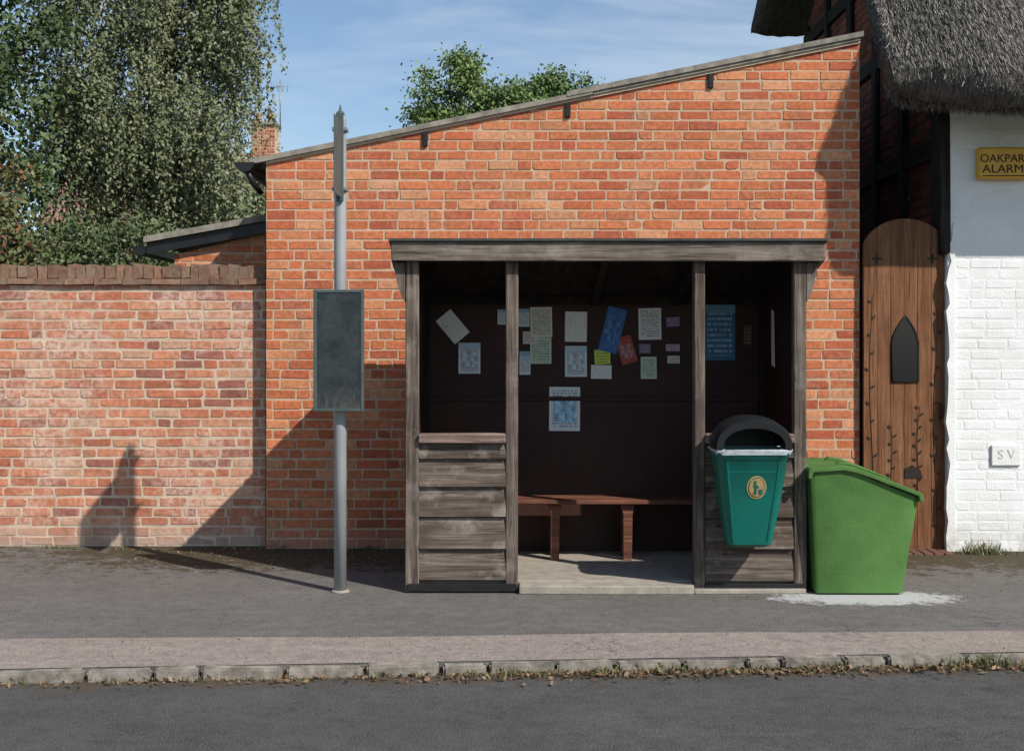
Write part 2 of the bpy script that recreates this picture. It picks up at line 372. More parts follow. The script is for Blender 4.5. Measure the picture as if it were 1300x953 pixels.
# ------------------------------------------------------------------ boundary wall
BW=root("brick_boundary_wall",(-5,0.12,0))
brick_panel("wall",[(-10,0),(BX0,0),(BX0,2.03),(-10,2.03)],(0,0.12,0),(1,0,0),(0,0,1),(0,-1,0),PAL_WALL,BR_WALL,MORTW,BW,thick=0.3,jit=0.005,coursejit=0.004,gap=0.015)
BR_COP=m_brick("brick_coping",0.9,0.6,(0.26,0.22,0.16),soot=0.7,paleScale=4)
PAL_C=soften([(0.30,0.17,0.115),(0.24,0.15,0.105),(0.34,0.18,0.115),(0.21,0.15,0.11)],0.5)
vs=[];fs=[];cs=[]
def addbox(x0,x1,y0,y1,z0,z1,c,j=0.004):
    b0=len(vs)
    for z in (z0,z1):
        for (x_,y_) in ((x0,y0),(x1,y0),(x1,y1),(x0,y1)):
            vs.append((x_+random.uniform(-j,j),y_+random.uniform(-j,j),z+random.uniform(-j,j)))
    for f in ((0,1,5,4),(1,2,6,5),(2,3,7,6),(3,0,4,7),(4,5,6,7),(3,2,1,0)): fs.append([b0+k for k in f])
    cs.extend([(c[0],c[1],c[2],1)]*8)
x=-10
while x<BX0-0.01:
    w=min(0.225,BX0-x)
    addbox(x+0.003,x+w-0.003,0.085,0.45,2.034,2.078,random.choice(PAL_C))
    x+=0.225
x=-10
while x<BX0-0.01:
    w=random.uniform(.068,.08)
    if x+w>BX0-0.003: w=BX0-0.003-x
    dz=random.uniform(-0.012,0.010)
    addbox(x+0.002,x+w-0.002,0.105+random.uniform(-.012,.008),0.43,2.082,2.182+dz,random.choice(PAL_C),0.007)
    x+=w
mesh_obj("coping_bricks",vs,fs,BR_COP,BW,False,cs)
box("coping_mortar",-10,BX0-0.002,0.116,0.42,2.04,2.160,m_simple("coping_mortar",(0.22,0.18,0.13),(0.1,0.085,0.06),8,0.95,0.1,bmp=0.8,fine=40),BW,0)

# ------------------------------------------------------------------ lean-to behind the boundary wall
LT=root("lean_to_shed",(-2.6,1.5,0))
brick_panel("gable",[(-3.0,0),(BX0-0.02,0),(BX0-0.02,2.62),(-3.0,2.36)],(0,1.5,0),(1,0,0),(0,0,1),(0,-1,0),PAL_MAIN,BR_MAIN,MORT,LT)
prism("roof",[(-3.24,2.46),(-1.9,2.70),(-1.9,2.755),(-3.24,2.515)],'Y',1.38,4.0,FC,LT)
prism("barge_board",[(-3.22,2.36),(-1.9,2.595),(-1.9,2.695),(-3.22,2.455)],'Y',1.42,1.46,BLK,LT)
prism("gutter",[(-3.33,2.43),(-3.23,2.43),(-3.23,2.37),(-3.25,2.35),(-3.31,2.35),(-3.33,2.37)],'Y',1.4,4.0,BLK,LT)
box("rear_wall",-3.0,-1.93,3.6,3.8,0,2.4,BR_DARK,LT,0)

# ------------------------------------------------------------------ distant house
DH=root("distant_house",(-7.5,22,0))
box("walls",-11,-5.2,20,25,0,4.4,m_simple("house_brick_far",(0.32,0.14,0.09),(0.22,0.1,0.07),3,0.9,0.1),DH,0)
TILE=m_simple("clay_tile",(0.36,0.2,0.15),(0.2,0.12,0.09),5,0.9,0.1,bmp=0.8,fine=25)
prism("roof",[(19.7,4.3),(22.5,6.40),(25.3,4.3)],'X',-11.2,-5.2,TILE,DH)
HB=m_brick("chimney_brick",0.8,0.3,soot=0.7)
CHX=-0.27
brick_panel("chimney_front",[(-6.35+CHX,5.5),(-5.75+CHX,5.5),(-5.75+CHX,7.05),(-6.35+CHX,7.05)],(0,22.2,0),(1,0,0),(0,0,1),(0,-1,0),PAL_WALL,HB,MORTW,DH,thick=0.6)
box("chimney_cap",-6.4+CHX,-5.7+CHX,22.14,22.86,7.05,7.15,FC,DH,0.02)
POT=m_simple("terracotta",(0.4,0.17,0.09),(0.28,0.12,0.07),8,0.8,0.2)
for i,xx in enumerate((-6.22+CHX,-5.9+CHX)):
    tube(f"chimney_pot_{i}",[(xx,22.5,7.15),(xx,22.5,7.19),(xx,22.5,7.36),(xx,22.5,7.4)],[0.11,0.09,0.08,0.09],POT,DH)
GREYM=m_simple("galvanised_metal",(0.3,0.31,0.31),(0.2,0.21,0.21),10,0.45,0.5,metal=0.3)
tube("aerial_mast",[(-5.92,22.4,6.9),(-5.92,22.4,8.25)],0.016,GREYM,DH)
tube("aerial_boom",[(-6.15,22.4,8.05),(-5.7,22.4,8.1)],0.010,GREYM,DH)
for i in range(4): tube(f"aerial_bar_{i}",[(-6.1+i*0.12,22.4,7.95),(-6.1+i*0.12,22.4,8.2)],0.007,GREYM,DH)

# ------------------------------------------------------------------ thatched cottage
CT=root("thatched_cottage",(5.5,2,0))
CX=3.31
brick_panel("white_front_wall",[(CX,0),(9.0,0),(9.0,3.62),(CX,3.62)],(0,-0.12,0),(1,0,0),(0,0,1),(0,-1,0),PAL_W,WHITE,WHITE,CT,thick=0.3,depth=0.0022,gap=0.015,jit=0.004)
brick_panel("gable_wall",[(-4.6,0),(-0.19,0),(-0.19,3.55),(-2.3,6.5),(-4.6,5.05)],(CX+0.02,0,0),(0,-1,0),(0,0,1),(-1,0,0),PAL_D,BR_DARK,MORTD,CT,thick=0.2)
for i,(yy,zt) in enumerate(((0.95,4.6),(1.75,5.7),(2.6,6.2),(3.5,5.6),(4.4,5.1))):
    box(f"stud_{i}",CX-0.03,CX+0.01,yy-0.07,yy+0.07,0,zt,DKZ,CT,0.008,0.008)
for i,zz in enumerate((1.0,2.15,3.1,4.1,4.95)):
    box(f"rail_{i}",CX-0.024,CX+0.008,0.12 if zz<3.5 else 0.6,4.5 if zz<5 else 4.4,zz-0.07,zz+0.07,DKY,CT,0.008,0.008)
box("corner_post",CX-0.055,CX+0.02,-0.135,0.1,2.25,3.5,DKZ,CT,0.012,0.012)
z=0.0; wl=[]
while z<2.5:
    wl.append((CX+0.002+random.uniform(-0.022,0.012)+(0.02 if z>2.2 else 0),z)); z+=random.uniform(0.05,0.13)
prism("whitewash_edge",[(CX+0.05,0.0),(CX+0.05,2.5)]+wl[::-1],'Y',-0.136,-0.085,WHITE,CT,0.0)
THM,nt,b=newmat("thatch",0.95,0.05)
v=objco(nt,(60,9,9)); v1=objco(nt)
n1=noise(nt,v,1.0,6,0.75); n2=noise(nt,v1,70,4,0.7); n3=noise(nt,v1,2.2,6,0.7)
c=ramp(nt,n1,[(0.3,(0.055,0.047,0.038)),(0.5,(0.16,0.142,0.12)),(0.72,(0.29,0.26,0.225))])
c=mixc(nt,ramp(nt,n2,[(0.35,0.7),(0.52,0.0)]),c,(0.035,0.03,0.024))
c=mixc(nt,ramp(nt,n3,[(0.45,0.0),(0.7,0.5)]),c,(0.09,0.085,0.06))
nt.links.new(c,b.inputs['Base Color']); bump(nt,b,math_(nt,'ADD',n1,n2),1.0,0.03)
def sm(a,b_,x):
    t=max(0,min(1,(x-a)/(b_-a))); return t*t*(3-2*t)
def lerp(a,b_,t): return a+(b_-a)*t
outer=[];inner=[]
for k in range(31):
    t=k/30; outer.append((lerp(-0.93,2.3,t),lerp(3.44,7.05,t)+0.05*math.sin(math.pi*t)))
for k in range(1,21):
    t=k/20; outer.append((lerp(2.3,5.0,t),lerp(7.05,5.42,t)))
outer+=[(5.06,5.33),(5.02,5.2),(4.9,5.12)]
inner=[(lerp(4.8,2.3,k/12),lerp(5.12,6.58,k/12)) for k in range(13)]+[(lerp(2.3,-0.45,k/20),lerp(6.58,3.42,k/20)) for k in range(1,21)]
ring=outer+inner+[(-0.6,3.31),(-0.75,3.245),(-0.87,3.235),(-0.93,3.29),(-0.955,3.37)]
stations=[2.80,2.815,2.85,2.9,2.96,3.03,3.1,3.2,3.3,3.4,3.5,3.65,3.8]+[4.0+0.25*i for i in range(22)]
vs=[];fs=[]; nr=len(ring)
def midsurf(y): return (3.34+(y+0.9)*1.075) if y<2.3 else 6.8-(y-2.3)*0.6
def thpos(X,y,z):
    k=0.45+0.55*min(1,math.sqrt(max(0,(X-2.80)/0.12)))
    ms=midsurf(y); z2=ms+(z-ms)*k
    rec=0.5*(1-sm(2.8,3.55,X)); w=1-sm(-0.9,0.9,y)
    y2=y+rec*w; z2=z2+rec*w*0.32
    return (X,y2,z2)
rng=random.Random(3)
for X in stations:
    for (y,z) in ring:
        p=thpos(X,y,z); vs.append((p[0],p[1]+rng.uniform(-.012,.012),p[2]+rng.uniform(-.012,.012)))
for i in range(len(stations)-1):
    for k in range(nr):
        fs.append((i*nr+k,(i+1)*nr+k,(i+1)*nr+(k+1)%nr,i*nr+(k+1)%nr))
fs.append(tuple(range(nr)))
mesh_obj("thatch_roof",vs,fs,THM,CT,True)
def blades(name,P,D,Wd,Ln,cols,mat,parent):
    N=len(P); side=np.cross(D,np.random.normal(size=(N,3))); side/=np.linalg.norm(side,axis=1)[:,None]+1e-9
    w=Wd[:,None]*0.5; T=P+D*Ln[:,None]
    V=np.stack([P-side*w,P+side*w,T+side*w*0.5,T-side*w*0.5],1).reshape(-1,3)
    F=np.arange(N*4).reshape(-1,4); C=np.repeat(np.c_[cols,np.ones(N)],4,axis=0)
    return mesh_obj(name,V.tolist(),F.tolist(),mat,parent,False,C)
STM,nt,b=newmat("straw",0.9,0.1)
at=nt.nodes.new('ShaderNodeAttribute'); at.attribute_name="Col"; nt.links.new(at.outputs['Color'],b.inputs['Base Color'])
P=[];D=[]
for _ in range(22000):
    X=2.8+ (rng.random()**1.0)*2.2; t=rng.random()*0.55
    y,z=lerp(-0.93,1.6,t),lerp(3.44,6.27,t)+0.03
    p=thpos(X,y,z); P.append((p[0],p[1]-0.010,p[2]+0.006)); d=np.array([rng.gauss(0,.10),-0.68-rng.uniform(0,.08),-0.76+rng.gauss(0,.06)]); D.append(d/np.linalg.norm(d))
for _ in range(9000):
    X=2.82+rng.random()*2.6; a=rng.random()
    y,z=lerp(-0.95,-0.55,a),lerp(3.42,3.30,min(1,a*1.6)); z-=0.07*math.sin(math.pi*a)
    p=thpos(X,y,z); P.append(p); d=np.array([rng.gauss(0,.25),-0.45,-0.8+rng.gauss(0,.2)]); D.append(d/np.linalg.norm(d))
for _ in range(6000):
    t=rng.random(); w=rng.random()
    y,z=lerp(-0.8,2.2,t),lerp(3.3,6.6,t)+w*0.45
    p=thpos(2.81+0.05*rng.random(),y,z); P.append(p); d=np.array([-0.35+rng.gauss(0,.2),-0.6,-0.7+rng.gauss(0,.2)]); D.append(d/np.linalg.norm(d))
P=np.array(P);D=np.array(D);N=len(P)
g=np.random.uniform(0.08,0.40,N)[:,None]; cc=np.hstack([g*1.0,g*0.92,g*0.80])
blades("straw_ends",P,D,np.random.uniform(.003,.007,N),np.random.uniform(.02,.08,N),cc,STM,CT)
YEL=m_simple("yellow_plastic",(0.72,0.40,0.04),(0.64,0.35,0.04),4,0.45,0.4,bmp=0.02)
INK=m_simple("black_ink",(0.03,0.02,0.015),(0.02,0.015,0.01),5,0.6,0.2,bmp=0)
AB=root("alarm_box",(3.72,-0.18,2.93))
box("case",3.515,3.925,-0.205,-0.13,2.815,3.055,YEL,AB,0.018,seg=3)
def text(name,s,loc,size,mat,parent,ext=0.001,sx=1.0,off=0.0):
    cu=bpy.data.curves.new(name,'FONT'); cu.body=s; cu.size=size; cu.extrude=ext; cu.align_x='CENTER'; cu.align_y='CENTER'; cu.offset=off
    o=bpy.data.objects.new(name,cu); o.location=loc; o.rotation_euler=(math.pi/2,0,0); o.scale=(sx,1,1); COL.objects.link(o); cu.materials.append(mat); attach(o,parent); return o
text("lettering_top","OAKPARK",(3.72,-0.2068,2.967),0.086,INK,AB)
text("lettering_bottom","ALARMS",(3.72,-0.2068,2.888),0.089,INK,AB,sx=1.1)
box("panel_line",3.545,3.895,-0.2063,-0.205,2.835,2.842,INK,AB,0)
SP=root("hydrant_marker_plate",(3.745,-0.13,0.73))
box("plate",3.635,3.86,-0.142,-0.125,0.65,0.81,WHITE,SP,0.006)
text("lettering","S V",(3.748,-0.144,0.735),0.10,m_simple("plate_grey",(0.6,0.6,0.58),(0.5,0.5,0.48)),SP)

# ------------------------------------------------------------------ arched gate
GT=root("arched_garden_gate",(3.0,-0.04,0))
GY=-0.06
gx0,gx1=2.688,3.308; gc=(gx0+gx1)/2+0.01; hw=(gx1-gx0)/2+0.03
def archz(x): return 2.24+0.29*math.sqrt(max(0,1-((x-gc)/hw)**2))
wins=(2.905,3.105)
npl=6; pw=(gx1-gx0)/npl
def prof_win(x):
    c=(wins[0]+wins[1])/2; h=(wins[1]-wins[0])/2; t=abs(x-c)/h
    return None if t>=1 else (1.285, 1.58+0.21*(1-t)**0.62)
for i in range(npl):
    a=gx0+i*pw+0.0015; b_=gx0+(i+1)*pw-0.0015
    top=[(lerp(b_,a,k/5),archz(lerp(b_,a,k/5))) for k in range(6)]
    prism(f"plank_{i}",[(a,0.0),(b_,0.0)]+top,'Y',GY+random.uniform(-.001,.001),GY+0.035,DOORW,GT,0.001)
fr=[(wins[0],1.285),(wins[1],1.285)]+[(lerp(wins[1],wins[0],k/12),prof_win(min(max(lerp(wins[1],wins[0],k/12),wins[0]+1e-4),wins[1]-1e-4))[1]) for k in range(13)]
GL,nt,b=newmat("dark_glass",0.15,0.5); b.inputs['Base Color'].default_value=(0.012,0.013,0.015,1)
prism("window_glass",fr,'Y',GY-0.006,GY-0.0015,GL,GT)
FRM=m_simple("gate_iron",(0.03,0.02,0.015),(0.02,0.014,0.01),10,0.6,0.3)
path=[(p[0],GY-0.007,p[1]) for p in fr]+[(fr[0][0],GY-0.007,fr[0][1])]
tube("window_frame",path,0.007,FRM,GT,n=6)
def cross(name,x,z):
    s=0.038;t=0.007
    prism(name,[(x-t,z-s),(x+t,z-s),(x+t,z-t),(x+s,z-t),(x+s,z+t),(x+t,z+t),(x+t,z+s),(x-t,z+s),(x-t,z+t),(x-s,z+t),(x-s,z-t),(x-t,z-t)],'Y',GY-0.006,GY-0.0015,FRM,GT)
cross("cross_0",2.79,2.225); cross("cross_1",3.215,2.225)
vv=[];ff=[]
def vine(x0,z0,z1,amp,ph,lean=0):
    pts=[];nst=26
    for k in range(nst+1):
        t=k/nst; z=lerp(z0,z1,t); pts.append((x0+lean*t+amp*math.sin(t*7+ph),GY-0.0035,z))
    v_,f_=tube_geo(pts,[0.0025*(1-0.5*k/nst) for k in range(nst+1)],5)
    o=len(vv); vv.extend(v_); ff.extend([[q+o for q in f] for f in f_])
    for k in range(1,nst,2):
        p=pts[k]; s=1 if (k//2)%2 else -1; L=random.uniform(0.04,0.055); a=math.radians(random.uniform(35,60))
        dx,dz=s*math.sin(a),math.cos(a); px_,pz_=-dz,dx; w=0.010
        q=[(p[0]+dx*L*.12,p[2]+dz*L*.12),(p[0]+dx*L*.55+px_*w,p[2]+dz*L*.55+pz_*w),(p[0]+dx*L,p[2]+dz*L),(p[0]+dx*L*.55-px_*w,p[2]+dz*L*.55-pz_*w)]
        o=len(vv); vv.extend([(a_[0],GY-0.0055,a_[1]) for a_ in q]); ff.append([o,o+1,o+2,o+3])
vine(2.745,0.25,1.95,0.012,0.3); vine(3.235,0.1,1.85,0.014,1.2); vine(2.92,0.15,0.95,0.012,2.0,-0.03); vine(3.09,0.45,1.1,0.01,0.5,0.02)
mesh_obj("vine_ironwork",vv,ff,FRM,GT)
prism("letter_slot",[(3.0,0.55),(3.14,0.55),(3.12,0.61),(3.06,0.65),(3.0,0.62)],'Y',GY-0.006,GY-0.0015,FRM,GT)
tube("gate_handle",[(3.27,GY,1.0),(3.27,GY-.03,1.02),(3.27,GY-.03,1.1),(3.27,GY,1.12)],0.006,FRM,GT,n=8)
box("gate_ledge_upper",gx0+.01,gx1-.01,GY+.037,GY+.06,1.9,2.02,DKZ,GT,0.002); box("gate_ledge_lower",gx0+.01,gx1-.01,GY+.037,GY+.06,0.3,0.42,DKZ,GT,0.002)
BRP=m_simple("threshold_brick",(0.2,0.1,0.07),(0.1,0.06,0.045),20,0.9,0.1,bmp=0.6)
TH=root("gate_threshold",(3.0,-0.1,0))
for i in range(8): box(f"brick_{i}",2.69+i*0.077,2.69+i*0.077+0.069,-0.3,-0.09,-0.01,0.012+random.uniform(0,.004),BRP,TH,0.004,0.002)

# ------------------------------------------------------------------ bus shelter
SH=root("bus_shelter",(0.6,-1.1,0))
CON=m_simple("concrete_slab",(0.39,0.345,0.285),(0.27,0.235,0.195),11,0.92,0.15,bmp=0.9,fine=60)
SX0,SX1=-0.678,1.869
box("floor_slab",SX0+0.02,SX1-0.02,-1.60,-0.47,0.0,0.06,CON,SH,0.004)
prism("floor_threshold",[(0.045,-1.602),(0.045,-1.742),(0.3,-1.75),(0.7,-1.758),(1.1,-1.752),(1.15,-1.745),(1.15,-1.602)],'Z',0.0,0.056,CON,SH,0.008)
prism("floor_threshold_right",[(1.152,-1.692),(1.152,-1.74),(1.5,-1.735),(1.86,-1.72),(1.86,-1.692)],'Z',0.0,0.03,CON,SH,0.006)
posts=[(-0.678,-0.593),(-0.038,0.040),(1.154,1.226),(1.789,1.869)]
for i,(a,b_) in enumerate(posts):
    box(f"post_{i}",a,b_,-1.69,-1.615,0.005,2.13,WZ,SH,0.006,0.003)
for i,(a,b_) in enumerate(((-0.67,-0.6),(1.8,1.86))):
    box(f"rear_post_{i}",a,b_,-0.55,-0.48,0.06,1.86,DKZ,SH,0.004)
box("fascia",-0.762,1.975,-1.755,-1.725,2.098,2.222,WFA,SH,0.006,0.004)
RY0,RY1=-1.775,-0.40
def rz(y): return 2.225+(y-RY0)*(1.92-2.225)/(RY1-RY0)
prism("roof_deck",[(RY0,rz(RY0)),(RY1,rz(RY1)),(RY1,rz(RY1)+0.016),(RY0,rz(RY0)+0.016)],'X',-0.775,1.985,m_simple("roofing_felt",(0.10,0.095,0.085),(0.05,0.05,0.045),8,0.95,0.1,bmp=0.8,fine=60),SH)
for i,(a,b_) in enumerate(((-0.762,-0.735),(1.948,1.975))):
    prism(f"bargeboard_{i}",[(-1.722,2.10),(RY1,rz(RY1)-0.11),(RY1,rz(RY1)-0.003),(-1.722,rz(-1.722)-0.003)],'X',a,b_,WY,SH)
for i,xx in enumerate((-0.63,0.0,0.6,1.19,1.83)):
    prism(f"rafter_{i}",[(-1.612,rz(-1.612)-0.09),(-0.50,rz(-0.50)-0.09),(-0.50,rz(-0.50)-0.016),(-1.612,rz(-1.612)-0.016)],'X',xx-0.025,xx+0.025,DKY,SH)
prism("ceiling_lining",[(-1.70,rz(-1.70)-0.012),(-0.47,rz(-0.47)-0.012),(-0.47,rz(-0.47)-0.003),(-1.70,rz(-1.70)-0.003)],'X',-0.73,1.94,DKY,SH)
for i,(s,xp) in enumerate(((-1,SX0-0.001),(1,SX1+0.001))):
    prism(f"curved_brace_{i}",[(xp,2.095),(xp+s*0.07,2.095),(xp+s*0.062,2.02),(xp+s*0.045,1.94),(xp+s*0.02,1.88),(xp,1.84)],'Y',-1.69,-1.63,WZ,SH,0.002)
for j,(a,b_) in enumerate(((-0.593,-0.038),(1.226,1.789))):
    box(f"sill_{j}",a-0.0,b_+0.0,-1.72,-1.60,0.950,1.008,SILL,SH,0.006,0.002)
    zs=[0.945,0.85,0.67,0.475,0.275,0.075]
    for k in range(5):
        zt,zb=zs[k],zs[k+1]; y0=-1.668; w1=random.uniform(-.004,.004);
        prism(f"board_{j}_{k}",[(y0,zt),(y0-0.022-random.uniform(0,.008),zb+0.004+w1),(y0+0.004,zb+0.004+w1),(y0+0.018,zt)],'X',a+0.002,b_-0.002,WX,SH,0.0015)
    box(f"board_backing_{j}",a,b_,-1.645,-1.63,0.08,0.94,DKZ,SH,0)
    box(f"base_rail_{j}",a-0.07 if j==0 else a,b_+0.06 if j==1 else b_+0.07,-1.71 if j==0 else -1.70,-1.692,0.012,0.06,BLK,SH,0.003)
for j,(xo,s) in enumerate(((SX0+0.006,-1),(SX1-0.006,1))):
    z=0.06;k=0
    while z<1.95:
        h=0.15; zt=min(z+h,2.03)
        xa,xb=(xo,xo+0.02) if s<0 else (xo-0.02,xo)
        if z+0.003<min(zt,1.84): box(f"side_board_{j}_{k}",xa+random.uniform(-.001,.001),xb,-1.612,-0.45,z+0.003,min(zt,1.84) ,WY,SH,0.002)
        z+=h;k+=1
    xa,xb=(xo+0.024,xo+0.034) if s<0 else (xo-0.034,xo-0.024)
    prism(f"side_lining_{j}",[(-1.612,0.062),(-0.49,0.062),(-0.49,rz(-0.49)-0.014),(-1.612,rz(-1.612)-0.014)],'X',xa,xb,INT,SH)
    prism(f"side_top_{j}",[(-1.612,1.842),(-0.45,1.842),(-0.45,rz(-0.45)-0.014),(-1.612,rz(-1.612)-0.014)],'X',(xo if s<0 else xo-0.02),(xo+0.02 if s<0 else xo),WY,SH)
z=0.06;k=0
while z<1.80:
    box(f"back_board_{k}",SX0+0.03,SX1-0.03,-0.445,-0.425,z+0.003,min(z+0.15,1.91),WX,SH,0.002); z+=0.15;k+=1
box("back_board_top",SX0+0.03,SX1-0.03,-0.446,-0.426,1.864,1.922,WX,SH,0.001)
prism("back_lining",[(-0.478,0.062),(-0.468,0.062),(-0.468,rz(-0.468)-0.0125),(-0.478,rz(-0.478)-0.0125)],'X',SX0+0.031,SX1-0.031,INT,SH)
box("wall_plate",SX0+0.042,SX1-0.042,-0.499,-0.480,1.86,rz(-0.48)-0.014,DKY,SH,0)
box("back_rail",SX0+0.042,SX1-0.042,-0.50,-0.479,1.16,1.19,INT,SH,0.002)
BN=root("shelter_bench",(0.6,-0.75,0.3))
box("seat_front_plank",-0.62,1.81,-0.90,-0.76,0.455,0.487,BENCHW,BN,0.006)
box("seat_rear_plank",-0.62,1.81,-0.75,-0.60,0.455,0.486,BENCHW,BN,0.006)
for i,xx in enumerate((-0.45,0.30,0.81,1.5)):
    prism(f"leg_{i}",[(xx-0.03,0.062),(xx+0.03,0.062),(xx+0.035,0.38),(xx+0.05,0.452),(xx-0.05,0.452),(xx-0.03,0.38)],'Y',-0.86,-0.80,BENCHW,BN,0.003)
    box(f"leg_rear_{i}",xx-0.025,xx+0.025,-0.66,-0.61,0.062,0.452,BENCHW,BN,0.003)
    box(f"bearer_{i}",xx-0.022,xx+0.022,-0.798,-0.662,0.39,0.452,BENCHW,BN,0.003)

# notices
def notice_mat(name,paper,ink,head=None,lines=14,density=0.45,pic=None):
    m,nt,b=newmat(name,0.7,0.2)
    tc=nt.nodes.new('ShaderNodeTexCoord'); s=nd(nt,'ShaderNodeSeparateXYZ',None,Vector=tc.outputs['UV'])
    u,v_=s.outputs['X'],s.outputs['Y']
    row=math_(nt,'MULTIPLY',v_,float(lines)); fr_=math_(nt,'FRACT',row); fl=math_(nt,'FLOOR',row)
    ln=math_(nt,'GREATER_THAN',fr_,0.45)
    cv=nd(nt,'ShaderNodeCombineXYZ',None,X=math_(nt,'MULTIPLY',u,22.0),Y=math_(nt,'MULTIPLY',fl,3.7))
    wn=noise(nt,cv.outputs[0],1.0,1)
    wd=math_(nt,'GREATER_THAN',wn,1-density-0.1)
    mg=math_(nt,'MULTIPLY',math_(nt,'GREATER_THAN',u,0.1),math_(nt,'LESS_THAN',u,0.9))
    mg=math_(nt,'MULTIPLY',mg,math_(nt,'MULTIPLY',math_(nt,'GREATER_THAN',v_,0.08),math_(nt,'LESS_THAN',v_,0.93)))
    f=math_(nt,'MULTIPLY',math_(nt,'MULTIPLY',ln,wd),mg)
    c=mixc(nt,math_(nt,'MULTIPLY',f,0.6),paper,ink)
    if head: c=mixc(nt,math_(nt,'GREATER_THAN',v_,0.8),c,head)
    if pic:
        a=math_(nt,'MULTIPLY',math_(nt,'GREATER_THAN',v_,0.2),math_(nt,'LESS_THAN',v_,0.72))
        a=math_(nt,'MULTIPLY',a,math_(nt,'MULTIPLY',math_(nt,'GREATER_THAN',u,0.15),math_(nt,'LESS_THAN',u,0.85)))
        pn=ramp(nt,noise(nt,tc.outputs['UV'],5,3),[(0.4,pic),(0.6,tuple(min(1,x*1.8+0.08) for x in pic))])
        c=mixc(nt,a,c,pn)
    nt.links.new(c,b.inputs['Base Color']); return m
BK=(0.05,0.05,0.055)
MW=notice_mat("paper_white",(0.78,0.78,0.76),BK); MWS=notice_mat("paper_white_sparse",(0.78,0.77,0.72),BK,lines=9,density=0.25)
MC=notice_mat("paper_cream",(0.72,0.68,0.58),BK,lines=16); MBL=notice_mat("leaflet_blue",(0.06,0.17,0.40),(0.5,0.55,0.6),lines=6,density=0.3,pic=(0.04,0.12,0.28))
MLB=notice_mat("leaflet_light_blue",(0.66,0.74,0.78),BK,head=(0.3,0.45,0.58),lines=12); MGR=notice_mat("paper_green",(0.57,0.67,0.53),BK,lines=10)
MYG=notice_mat("paper_lime",(0.65,0.76,0.13),BK,lines=5); MRD=notice_mat("leaflet_red",(0.42,0.08,0.06),(0.6,0.5,0.45),lines=7,density=0.3,pic=(0.25,0.12,0.12))
MPK=notice_mat("paper_pink",(0.55,0.42,0.48),BK,lines=4); MPU=notice_mat("leaflet_purple",(0.22,0.14,0.26),(0.5,0.5,0.5),lines=4)
MPO=notice_mat("poster_blue_picture",(0.70,0.76,0.76),BK,lines=16,pic=(0.22,0.38,0.48)); MLZ=notice_mat("poster_event",(0.06,0.17,0.30),(0.45,0.58,0.66),lines=11,density=0.45,head=(0.16,0.30,0.42))
MTB=notice_mat("timetable_print",(0.70,0.76,0.78),BK,head=(0.5,0.62,0.7),lines=20,density=0.5,pic=(0.36,0.42,0.46))
MDR=notice_mat("old_notice_dark",(0.12,0.05,0.04),(0.3,0.25,0.2),lines=6)
NB=root("shelter_notices",(0.6,-0.48,1.6))
def notice(i,x,z,w,h,mat,rot=0.0,lift=0.0):
    nx,nz=5,6; vs=[];fs=[];uv=[]
    ca,sa=math.cos(math.radians(rot)),math.sin(math.radians(rot)); cur=random.uniform(0.0,0.022); cor=random.choice([0,1,2,3])
    y0=-0.4815-0.0022*(i%4)-lift
    for a in range(nx+1):
        for b_ in range(nz+1):
            u,v_=a/nx,b_/nz; lx=(u-.5)*w; lz=(v_-.5)*h
            cu=(u if cor%2 else 1-u)*(v_ if cor>1 else 1-v_)
            vs.append((x+lx*ca-lz*sa,y0-cur*cu**2-(0.006*(1-v_))**1,z+lx*sa+lz*ca)); uv.append((u,v_))
    for a in range(nx):
        for b_ in range(nz):
            p=a*(nz+1)+b_; fs.append((p,p+nz+1,p+nz+2,p+1))
    o=mesh_obj(f"notice_{i}",vs,fs,mat,NB,True)
    ul=o.data.uv_layers.new(name="UVMap")
    for l in o.data.loops: ul.data[l.index].uv=uv[l.vertex_index]
NL=[(-.433,1.70,.14,.22,MWS,40),(-.311,1.47,.16,.225,MTB,0),(-.07,1.77,.07,.11,MLB,0),(.087,1.765,.08,.13,MLB,0),(.095,1.435,.08,.17,MLB,0),
(.213,1.733,.16,.22,MC,1),(.21,1.525,.155,.19,MGR,0),(.467,1.70,.16,.22,MWS,-1),(.467,1.447,.16,.225,MTB,0),(.735,1.675,.14,.33,MBL,-14),
(.835,1.53,.12,.2,MRD,16),(.66,1.48,.115,.105,MYG,2),(.652,1.37,.15,.1,MWS,-1),(1.007,1.72,.165,.23,MW,1),(.97,1.54,.085,.07,MPU,0),
(1.175,1.735,.1,.07,MPU,2),(1.175,1.547,.1,.05,MPK,0),(1.18,1.46,.09,.055,MC,0),(.998,1.40,.115,.16,MGR,0),(.384,1.10,.225,.32,MPO,-0.5),(1.517,1.67,.225,.43,MLZ,0),(1.72,1.64,.06,.15,MDR,0),(.13,1.62,.1,.09,MC,0)]
for i,a in enumerate(NL): notice(i,*a,lift=0.004 if a[5]==38 else 0.0)
mesh_obj("notice_side",[(1.822,-0.84,1.43),(1.822,-0.96,1.41),(1.818,-0.95,1.80),(1.822,-0.83,1.82)],[(0,1,2,3)],MWS,NB)

